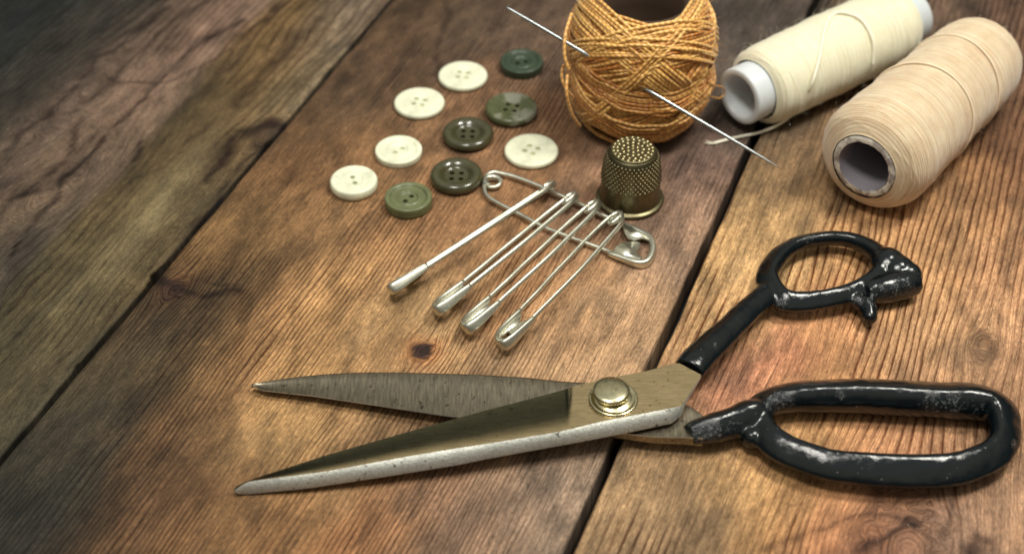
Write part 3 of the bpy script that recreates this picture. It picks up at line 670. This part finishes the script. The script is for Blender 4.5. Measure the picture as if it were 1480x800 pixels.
# ------------------------------------------------------------------ thimble
tb = P(910, 288, 0); k_ = mpp(tb); RR = 49*k_; TH = .0200
thim = empty('thimble', (tb.x, tb.y, 0), 'dark brass thimble standing on the wood in front of the yarn ball', 'thimble')
prof = [(RR*.93, 0), (RR*.99, .0002), (RR*1.005, .0008), (RR*.985, .0014), (RR*.93, .0017), (RR*.895, .0020), (RR*.885, .0030), (RR*.865, .0070), (RR*.83, .0125), (RR*.79, .0158), (RR*.745, .0178), (RR*.69, .0190), (RR*.655, .0194)]
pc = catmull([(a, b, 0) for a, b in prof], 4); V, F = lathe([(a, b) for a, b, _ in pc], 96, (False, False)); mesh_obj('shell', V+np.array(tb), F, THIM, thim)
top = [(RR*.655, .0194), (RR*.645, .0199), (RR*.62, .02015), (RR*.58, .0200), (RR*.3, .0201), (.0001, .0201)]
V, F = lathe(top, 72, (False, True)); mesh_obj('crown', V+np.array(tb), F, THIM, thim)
def bead(c, n, r, hgt=.6):
    V = []; F = []; Mx = frame(c, n)
    for (rr_, zz) in [(1, -.1), (.75, .5), (.3, .85)]:
        for k in range(7): a = k/7*2*math.pi; V.append((r*rr_*math.cos(a), r*rr_*math.sin(a), r*zz*hgt))
    V.append((0, 0, r*.95*hgt))
    for i in range(2):
        for k in range(7): F.append([i*7+k, i*7+(k+1) % 7, (i+1)*7+(k+1) % 7, (i+1)*7+k])
    for k in range(7): F.append([14+k, 14+(k+1) % 7, 21])
    return xf(V, Mx), F
bs = []
pr_r = lambda z: float(np.interp(z, [b for a, b in prof], [a for a, b in prof]))
for i in range(10):
    z = .0090+i*.00098; n = 38; rr_ = pr_r(z)
    for k in range(n):
        a = (k+.5*(i % 2))/n*2*math.pi
        sl = (pr_r(z+.0003)-pr_r(z-.0003))/.0006
        bs.append(bead(tb+Vector((rr_*math.cos(a), rr_*math.sin(a), z)), Vector((math.cos(a), math.sin(a), -sl)), .00046, 1.0))
o = mesh_obj('knurling', *join(bs), THIM, thim); o['kind'] = 'stuff'
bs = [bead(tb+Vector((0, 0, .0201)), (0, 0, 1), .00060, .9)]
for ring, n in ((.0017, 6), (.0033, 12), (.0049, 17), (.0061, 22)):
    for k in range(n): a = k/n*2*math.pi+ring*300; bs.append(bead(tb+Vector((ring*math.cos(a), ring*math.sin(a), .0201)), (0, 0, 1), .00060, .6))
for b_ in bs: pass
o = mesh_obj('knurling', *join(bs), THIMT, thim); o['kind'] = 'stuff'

# ------------------------------------------------------------------ yarn ball
def thread_mat(name, c1, c2, c3, rough=.45, twist=900, sheen=.4, spec=.35):
    M = MT(name); uv = M.n('UVMap', uv_map='strand'); sp = M.n('SeparateXYZ'); M.t.links.new(uv.outputs[0], sp.inputs[0])
    ph = M.math('MULTIPLY_ADD', sp.outputs[0], twist, sp.outputs[1]); f = M.math('FRACT', ph)
    tw = M.ramp(f, [(0, 0), (.5, 1), (1, 0)])
    rnd = M.n('Attribute', attribute_name='tone').outputs['Fac']; n = M.noise(M.coord('Object'), 300, 3)
    c = M.mix(M.ramp(M.math('MULTIPLY_ADD', n, .5, M.math('MULTIPLY', rnd, .6)), [(.2, 0), (.8, 1)]), c1, c2)
    c = M.mix(M.math('MULTIPLY', M.math('SUBTRACT', 1.0, tw), .55), c, c3)
    fb = M.noise(M.coord('Object', (1, 1, 1)), 3500, 2)
    c = M.mix(.4, c, M.ramp(fb, [(.3, .6), (.7, 1.4)]), 'MULTIPLY')
    return M.set(Base_Color=c, Roughness=rough, Normal=M.bump(M.math('MULTIPLY_ADD', fb, .3, tw), .00016, .9), Specular_IOR_Level=spec, Sheen_Weight=sheen, Sheen_Roughness=.4)
YARN = thread_mat('golden_yarn', (.52, .19, .027), (1.0, .62, .19), (.26, .08, .010), .34, 520, .25, .6)
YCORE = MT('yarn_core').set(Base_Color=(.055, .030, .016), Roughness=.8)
def strands(name, paths, r, ns, mat, parent, tones=None, origin=None, closed=True):
    Vs = []; Fs = []; us = []; tn = []; n0 = 0
    for i, p in enumerate(paths):
        rr_ = r[i] if isinstance(r, (list, np.ndarray)) else r
        V, F = tube(p, rr_, ns, closed=closed, caps=False); N = len(p)
        L = np.concatenate([[0], np.cumsum(np.linalg.norm(np.diff(p, axis=0), axis=1))])
        Vs.append(V); F = np.array(F); Fs.append(F+n0); n0 += len(V)
        M_ = N if closed else N-1
        li = np.repeat(np.arange(M_), ns); k = np.tile(np.arange(ns), M_)
        L2 = np.append(L, L[-1]+(L[-1]-L[-2])) if closed else L
        a = L2[li]; b = L2[li+1]; uv = np.stack([np.stack([a, k/ns], -1), np.stack([a, (k+1)/ns], -1), np.stack([b, (k+1)/ns], -1), np.stack([b, k/ns], -1)], 1)
        us.append(uv.reshape(-1, 2)); tn.append(np.full(len(V), tones[i] if tones is not None else random.random()))
    V = np.concatenate(Vs); F = np.concatenate(Fs)
    o = mesh_obj(name, V, F.tolist(), mat, parent, True, origin=origin); me = o.data
    l = me.uv_layers.new(name='strand'); l.data.foreach_set('uv', np.concatenate(us).ravel().astype(np.float32))
    t = me.attributes.new('tone', 'FLOAT', 'POINT'); t.data.foreach_set('value', np.concatenate(tn).astype(np.float32))
    return o
YA = .0228; YZ = .0275; YC = P(920, 172, 0); yc = np.array([YC.x, YC.y, YZ*.93])
def yR(s):   # s = sin latitude -> radius
    c = np.sqrt(np.maximum(0, 1-s*s)); p = 2.7
    R = 1/((c/YA)**p+(np.abs(s)/YZ)**p)**(1/p); return R*(1-.055*np.exp(-(s/.16)**2))
yb = empty('yarn_ball', (YC.x, YC.y, 0), 'golden orange yarn ball with hollow centre, pierced by a long needle', 'yarn ball')
# core: lathe with open top
cp_ = []
for s in np.linspace(-.995, .82, 40): R = yR(s)*.955; cp_.append((R*math.sqrt(1-s*s), R*s))
r0, z0 = cp_[-1]; cp_ += [(r0*.92, z0+.0002), (r0*.82, z0-.002), (r0*.78, z0-.010), (r0*.75, z0-.035)]
V, F = lathe(cp_, 64); mesh_obj('core', V+yc, F, YCORE, yb)
paths = []; rad = []; tones = []; NL = 0
def loop(inc, az, lift, off, wob, seed, n=110):
    t = np.linspace(0, 2*math.pi, n, endpoint=False)
    a = np.stack([np.cos(t), np.sin(t)*math.cos(inc), np.sin(t)*math.sin(inc)], -1)
    nrm = np.array([0, -math.sin(inc), math.cos(inc)]); a = a+nrm*off; a /= np.linalg.norm(a, axis=1)[:, None]
    ca, sa = math.cos(az), math.sin(az); a = a@np.array([[ca, sa, 0], [-sa, ca, 0], [0, 0, 1]])
    rs = np.random.RandomState(seed); w1, w2, p1, p2 = rs.rand(4)
    a = a+nrm@np.array([[ca, sa, 0], [-sa, ca, 0], [0, 0, 1]])*(wob*np.sin(2*t+6*p1)+wob*.5*np.sin(5*t+6*p2))[:, None]; a /= np.linalg.norm(a, axis=1)[:, None]
    R = yR(a[:, 2])+lift+.00025*np.sin(9*t+9*w1)+.0002*np.sin(17*t+9*w2)
    # straight runs over dents: smooth radius
    return yc+a*R[:, None]
sd = 0
for layer in range(46):
    top_ = layer >= 26
    lat = math.radians(random.uniform(50, 60) if random.random() < .8 else random.uniform(32, 48))
    az = random.uniform(0, 2*math.pi); nb = random.randint(4, 7) if top_ else random.randint(4, 7)
    o0 = random.uniform(-.16, .08); inc = lat-max(abs(o0), abs(o0+nb*.045)); inc = max(inc, .2)
    lift = (.0002+.0020*(layer-26)/20) if top_ else (-.0014+.0012*layer/26); tn = random.random()
    for b in range(nb):
        sd += 1; paths.append(loop(inc+random.uniform(-.018, .018), az+random.uniform(-.018, .018), lift+random.uniform(-.00008, .00008), o0+b*.045+random.uniform(-.005, .005), .006, layer*7+b//3))
        rad.append(random.uniform(.00048, .00058)); tones.append(min(1, max(0, tn+random.uniform(-.45, .45))))
# horizontal tight band and a few loose late wraps
for (inc, az, off) in [(9, .4, .02), (8, .5, .055), (10, .3, -.02), (12, 2.2, -.10), (14, 2.3, -.14), (7, 1.2, -.05), (16, 5.2, .08), (24, 3.9, .04), (30, 3.7, .0)]:
    sd += 1; paths.append(loop(math.radians(inc), az, .0013, off, .015, sd)); rad.append(.00058); tones.append(random.uniform(.4, .9))
for (inc, az, off) in [(52, 4.4, .0), (52, 4.4, .052), (52, 4.4, .104), (54, 5.6, .02), (54, 5.6, .072), (50, 3.4, -.05), (50, 3.4, .002), (50, 3.4, .054)]:
    sd += 1; paths.append(loop(math.radians(inc), az, .0017, off, .01, sd)); rad.append(.00060); tones.append(random.uniform(.5, 1))
o = strands('winding', paths, rad, 7, YARN, yb, tones); o['kind'] = 'stuff'
for q in range(9):
    sd += 1; paths.append(loop(math.radians(random.uniform(30, 54)), random.uniform(0, 6.28), random.uniform(.0020, .0030), random.uniform(-.12, .05), .045, sd)); rad.append(random.uniform(.00050, .00066)); tones.append(random.uniform(.5, 1))
# loose frayed strands left and right
loose = [catmull([P(822, 92, .034), P(814, 96, .032), P(812, 112, .029), P(818, 128, .026), P(828, 140, .022)], 8),
         catmull([P(1022, 118, .024), P(1034, 124, .020), P(1044, 126, .017), P(1047, 134, .014), P(1040, 142, .013), P(1026, 139, .016), P(1018, 136, .018)], 8),
         catmull([P(826, 20, .045), P(817, 50, .042), P(816, 80, .037), P(822, 100, .033)], 8), catmull([P(820, 108, .03), P(819, 135, .026), P(827, 165, .018), P(838, 182, .012)], 8)]
for l_, r_, t_ in zip(loose, [.0005, .00030, .00055, .00055], [.5, .3, .6, .4]): strands('loose_strand', [l_], r_, 7, YARN, yb, [t_], closed=False)
def fuzz(name, pts, nrm, L, r, mat, parent, n):
    Vs = []
    for i in range(n):
        p, q = pts[i], nrm[i]; t = Vector([random.gauss(0, 1) for _ in range(3)]); t = (t-q*t.dot(q)*.75).normalized()
        l = L*random.uniform(.4, 1.3); a = p-q*.0002; b = p+t*l*.4+q*l*.30; c = p+t*l*.8+q*l*.25+Vector([random.gauss(0, 1) for _ in range(3)])*l*.15
        Vs.append(tube(catmull([a, b, c], 4), np.linspace(r, r*.5, 9), 3, caps=False))
    o = mesh_obj(name, *join(Vs), mat, parent); o['kind'] = 'stuff'; return o
def ypt(): 
    s = random.uniform(-.8, .8); a = random.uniform(0, 2*math.pi); c = math.sqrt(1-s*s); n = Vector((c*math.cos(a), c*math.sin(a), s)); return Vector(yc)+n*(yR(s)+.001), n
pp = [ypt() for _ in range(260)]
# tuft of fray on the left flank
for _ in range(60):
    s = random.gauss(.05, .12); a = math.pi+random.gauss(-.1, .22); c = math.sqrt(1-s*s); n = Vector((c*math.cos(a), c*math.sin(a), s)); pp.append((Vector(yc)+n*(yR(s)+.001), n))
fuzz('fuzz', [a for a, b in pp], [b for a, b in pp], .0042, .00006, YARN, yb, len(pp))

# ------------------------------------------------------------------ needle
def ysurf(px, py, extra=.0014):
    d = ray(px, py); lo, hi = None, None
    for t in np.arange(.25, .75, .0004):
        p = CAM+d*t; v = np.array(p)-yc; n = np.linalg.norm(v)
        if n < yR(v[2]/n)+extra: return p
    return p
A_ = ysurf(857, 84); B_ = ysurf(932, 128)
dn = (B_-A_).normalized()
def on_line(px, py):
    d = ray(px, py); w0 = A_-CAM; a = dn.dot(dn); b = dn.dot(d); c = d.dot(d); dd = dn.dot(w0); e_ = d.dot(w0)
    s = (b*e_-c*dd)/(a*c-b*b); return A_+dn*s
N0 = on_line(733, 7); N1 = on_line(1127, 250)
print('needle', N0[:], A_[:], B_[:], N1[:])
rn = .00056
n_pts = [N0.lerp(N1, t) for t in (0, .004, .02, .08, .3, .5, .8, .88, .94, .98, 1)]
nd_r = [rn*.25, rn*.6, rn*.85, rn*1.0, rn*1.1, rn*1.1, rn*1.05, rn*.9, rn*.6, rn*.28, rn*.05]
og = (N0+N1)/2; og.z = min(N0.z, N1.z)
V, F = tube(n_pts, nd_r, 14); nd = mesh_obj('needle', V, F, NEEDLE, None, True, origin=og)
tag(nd, 'long steel needle stuck slantwise through the golden yarn ball', 'needle')

# ------------------------------------------------------------------ spools
def spool_body(prof, pitch, amp, ns, seed, xs0, xs1, step):
    """lathe about z with real thread ridges; prof [(z,r)]"""
    zs_ = np.arange(xs0, xs1, step); rr_ = np.interp(zs_, [p[0] for p in prof], [p[1] for p in prof])
    k5 = 9; ker = np.ones(k5)/k5; rr_ = np.convolve(np.pad(rr_, k5//2, 'edge'), ker, 'valid')
    th = np.linspace(0, 2*math.pi, ns, endpoint=False); Z, T = np.meshgrid(zs_, th, indexing='ij'); R0 = np.repeat(rr_[:, None], ns, 1)
    tl = .0012*np.sin(T+seed)+.0008*np.sin(2*T+seed*2)
    ph = (Z+tl)/pitch+T/(2*math.pi)+.7*vnoise(Z*300, Z*0+seed, seed)
    ridge_ = np.abs(np.sin(math.pi*ph))
    am = amp*(.6+.7*vnoise(Z*260, np.cos(T)*1.5+4, seed+2))
    lump = .00022*vnoise(Z*170, np.cos(T)*1.2+np.sin(T)*.7+5, seed+5)+.00012*vnoise(Z*600, np.cos(T)*2+9, seed+7)
    # crossing wraps laid at a slant
    cross = np.zeros_like(Z)
    rs = np.random.RandomState(seed)
    for i in range(26):
        z0_ = rs.uniform(xs0, xs1); sl = rs.uniform(-.006, .006); p0 = rs.uniform(0, 6.28)
        d = Z-(z0_+sl*np.sin(T+p0)); cross = np.maximum(cross, .00018*np.exp(-(d/.00022)**2))
    R = R0+ridge_*am+lump+cross
    X = R*np.cos(T); Y = R*np.sin(T); V = np.stack([X, Y, Z], -1).reshape(-1, 3)
    n, m = Z.shape; ii = np.arange(n*m).reshape(n, m); nx = np.roll(ii, -1, 1)
    F = np.stack([ii[:-1], nx[:-1], nx[1:], ii[1:]], -1).reshape(-1, 4)
    return V, F
def cotton(name, c1, c2, c3):
    M = MT(name); t = M.n('TexCoord'); c = t.outputs['Object']
    uv = M.coord('Object'); n = M.noise(uv, 140, 4); n2 = M.noise(uv, 2500, 3, .7)
    a = M.mix(M.ramp(n, [(.35, 0), (.65, 1)]), c1, c2)
    ax = M.n('Attribute', attribute_name='axis').outputs['Fac']; cv_ = M.n('CombineXYZ'); M.put(cv_.inputs[0], M.math('MULTIPLY', ax, 1)); 
    b = M.noise(cv_.outputs[0], 900, 4, .7); a = M.mix(M.math('MULTIPLY', M.ramp(b, [(.40, 0), (.62, 1)]), .6), a, c3)
    b3 = M.noise(cv_.outputs[0], 3600, 3, .7); a = M.mix(.8, a, M.ramp(b3, [(.35, .66), (.6, 1.18)]), 'MULTIPLY')
    a = M.mix(.35, a, M.ramp(n2, [(.3, .75), (.7, 1.2)]), 'MULTIPLY')
    return M.set(Base_Color=a, Roughness=.75, Normal=M.bump(n2, .00012, .6), Sheen_Weight=.5, Sheen_Roughness=.5, Specular_IOR_Level=.2, Subsurface_Weight=.12, Subsurface_Scale=.0015)
def add_axis(o, V): t = o.data.attributes.new('axis', 'FLOAT', 'POINT'); t.data.foreach_set('value', V[:, 2].astype(np.float32))
BEIGE = cotton('beige_cotton', (.66, .52, .345), (.78, .665, .465), (.44, .28, .155))
WHITE = cotton('ivory_cotton', (.78, .75, .55), (.84, .81, .62), (.66, .60, .42))
WFUZ = MT('ivory_fibre').set(Base_Color=(.86, .83, .68), Roughness=.8)
BFUZ = MT('beige_fibre').set(Base_Color=(.82, .68, .50), Roughness=.8)
PLAST = MT('white_plastic'); PLAST = PLAST.set(Base_Color=(.62, .66, .68), Roughness=.35, Subsurface_Weight=.5, Subsurface_Scale=.004, Subsurface_Radius=(1, .9, .8))
Mc = MT('cardboard_tube'); cn = Mc.noise(Mc.coord('Object'), 700, 5, .7); cn2 = Mc.noise(Mc.coord('Object'), 260, 4, .7)
CARD = Mc.set(Base_Color=Mc.mix(Mc.ramp(cn2, [(.44, 0), (.56, 1)]), Mc.mix(Mc.ramp(cn, [(.3, 0), (.7, 1)]), (.66, .62, .54), (.80, .76, .66)), (.34, .29, .26)), Roughness=.8, Normal=Mc.bump(cn, .0004, .8))
CARDIN = MT('tube_lining').set(Base_Color=(.24, .22, .25), Roughness=.7)
def axis_setup(p0, p1, R0, R1):
    a = P(*p0, R0); b = P(*p1, R1); d = b-a; L = d.length; return a, b, d.normalized(), L

# beige spool
a, b, d, L = axis_setup((1250, 239), (1424, 78), .0183, .0160)
Mx = frame(a, d); Rb0, Rb1 = .0180, .0158
bsp = empty('thread_spool', (a.lerp(b, .5).x, a.lerp(b, .5).y, 0), 'fat beige cotton thread spool on a grey cardboard tube, lying on its side', 'spool', 'cotton thread spools')
prf = [(-.0009, .0106), (.0004, .0130), (.0016, .0150), (.0034, .0166), (.0060, .0177), (.0095, Rb0+.0002), (L*.5, (Rb0+Rb1)/2+.0003), (L-.008, Rb1+.0002), (L-.004, Rb1-.0008), (L-.001, Rb1-.0030), (L, .0108)]
V, F = spool_body(prf, .00066, .00020, 128, 3, -.0009, L, .00013)
o = mesh_obj('thread_winding', xf(V, Mx), F.tolist(), BEIGE, bsp); add_axis(o, V)
tr, ti = .0106, .0081
rng_ = [(ti+.0004*0, L-.0005)]
tp = [(ti, L), (ti, .0), (ti+.0004, -.0009), (tr-.0005, -.0011), (tr, -.0004), (tr, L)]
V, F = lathe(tp[2:5]+[(tr, .004)], 96, (False, False)); V += .00022*np.stack([vnoise(V[:, 0]*700+3, V[:, 1]*700, 61), vnoise(V[:, 0]*700, V[:, 1]*700+9, 62), vnoise(V[:, 0]*500, V[:, 1]*500, 63)], -1); mesh_obj('tube_rim', xf(V, Mx), F, CARD, bsp)
V, F = lathe([(ti+.0004, -.0009), (ti, .001), (ti, L)], 64, (False, True)); mesh_obj('tube_lining', xf(V, Mx), F, CARDIN, bsp)
# one visible late wrap
def on_body(zl, th, Rf, ex_): return Vector(xf([[(Rf+ex_)*math.cos(th), (Rf+ex_)*math.sin(th), zl]], Mx)[0])
Rf = lambda z: float(np.interp(z, [p_[0] for p_ in prf], [p_[1] for p_ in prf]))
wr1 = [[on_body(L*.42+.003*math.sin(t+1), t, Rf(L*.42), .0004) for t in np.linspace(0, 2*math.pi, 60, endpoint=False)],
       [on_body(L*.70+.0025*math.sin(t+2.2), t, Rf(L*.70), .0004) for t in np.linspace(0, 2*math.pi, 60, endpoint=False)]]
TB = thread_mat('beige_thread', (.86, .72, .54), (.92, .80, .62), (.70, .52, .36), .7, 700)
for w2 in wr1: strands('loose_wrap', [np.array([tuple(p_) for p_ in w2])], .00034, 6, BFUZ, bsp)
fz = []
for _ in range(300):
    z = random.uniform(.001, L-.001); t = random.uniform(0, 6.28); n = Vector(xf([[math.cos(t), math.sin(t), z]], frame((0, 0, 0), d))[0])-d*z; fz.append((on_body(z, t, Rf(z), 0), n))
fuzz('fuzz', [q_[0] for q_ in fz], [q_[1] for q_ in fz], .0030, .00003, BFUZ, bsp, len(fz))

# white spool
RW = .0136
a, b, d, L = axis_setup((1068, 140), (1318, 22), RW+.0002, RW)
Mx = frame(a, d)
wsp = empty('thread_spool', (a.lerp(b, .5).x, a.lerp(b, .5).y, 0), 'ivory white thread spool with protruding white plastic core and a loose thread end', 'spool', 'cotton thread spools')
z0 = .0072; z1 = L-.0075
prf = [(z0, .0100), (z0+.0006, .0116), (z0+.002, .0128), (z0+.006, RW), ((z0+z1)/2, RW+.0004), (z1-.004, RW), (z1-.001, RW-.0012), (z1, .0100)]
V, F = spool_body(prf, .00050, .00010, 128, 8, z0, z1, .00012)
o = mesh_obj('thread_winding', xf(V, Mx), F.tolist(), WHITE, wsp); add_axis(o, V)
c0, c1_ = .0098, .0071
pr2 = [(c1_, L), (c1_, .0006), (c1_+.0003, .0001), (c1_+.0009, -.0001), (c0-.0006, -.0001), (c0-.0001, .0002), (c0, .0008), (c0, L-.0008), (c0-.0003, L), (c1_, L)]
V, F = lathe(pr2, 96, (False, False)); mesh_obj('core', xf(V, Mx), F, PLAST, wsp)
V, F = lathe([(.0001, .011), (c1_-.0001, .011)], 48, (False, False)); o = mesh_obj('core_web', xf(V, Mx), F, MT('core_web_plastic').set(Base_Color=(.80, .70, .64), Roughness=.5), wsp)
def ray_cyl(px, py, R):
    dr = ray(px, py); w0 = CAM-a; dp = dr-d*dr.dot(d); wp = w0-d*w0.dot(d)
    A = dp.dot(dp); B = 2*dp.dot(wp); C = wp.dot(wp)-R*R; D = B*B-4*A*C
    if D < 0: t = -B/(2*A)
    else: t = (-B-math.sqrt(D))/(2*A)
    return CAM+dr*t
tail = [ray_cyl(x, y, RW+.0011) for x, y in [(1262, 92), (1262, 60), (1247, 31), (1227, 20), (1206, 20), (1192, 43), (1184, 85), (1173, 122)]]
tail += [P(1158, 152, .0075), P(1130, 177, .0030), P(1099, 191, .0010), P(1062, 199, .0007), P(1032, 207, .0006)]
TW = thread_mat('ivory_thread', (.90, .87, .72), (.94, .91, .76), (.80, .76, .60), .7, 500)
tl = catmull(tail, 10); rad_ = np.interp(np.arange(len(tl)), [0, 8, len(tl)-14, len(tl)-1], [.0002, .00042, .00050, .00046])
V, F = tube(tl, rad_, 8)
strands('loose_thread', [tl], .00050, 8, WFUZ, wsp, closed=False)
fr_ = []
for i in range(7):
    e0 = Vector(tl[-1]); tip_ = e0+Vector((-.0022-random.random()*.001, random.uniform(-.0008, .0008), random.uniform(-.0001, .0006))); fr_.append(tube(catmull([e0+Vector((.001, 0, 0)), e0.lerp(tip_, .5)+Vector((0, random.uniform(-.0002, .0002), 0)), tip_], 3), .00008, 4))
o = mesh_obj('frayed_end', *join(fr_), WFUZ, wsp)
fz = []
Rf = lambda z: float(np.interp(z, [p_[0] for p_ in prf], [p_[1] for p_ in prf]))
for _ in range(700):
    z = random.uniform(z0, z1); t = random.uniform(0, 6.28); n = Vector(xf([[math.cos(t), math.sin(t), 0]], frame((0, 0, 0), d))[0]); fz.append((on_body(z, t, Rf(z), 0), n))
fuzz('fuzz', [q_[0] for q_ in fz], [q_[1] for q_ in fz], .0034, .000022, WFUZ, wsp, len(fz))
for o in bpy.data.objects:
    if '_og' in o: del o['_og']
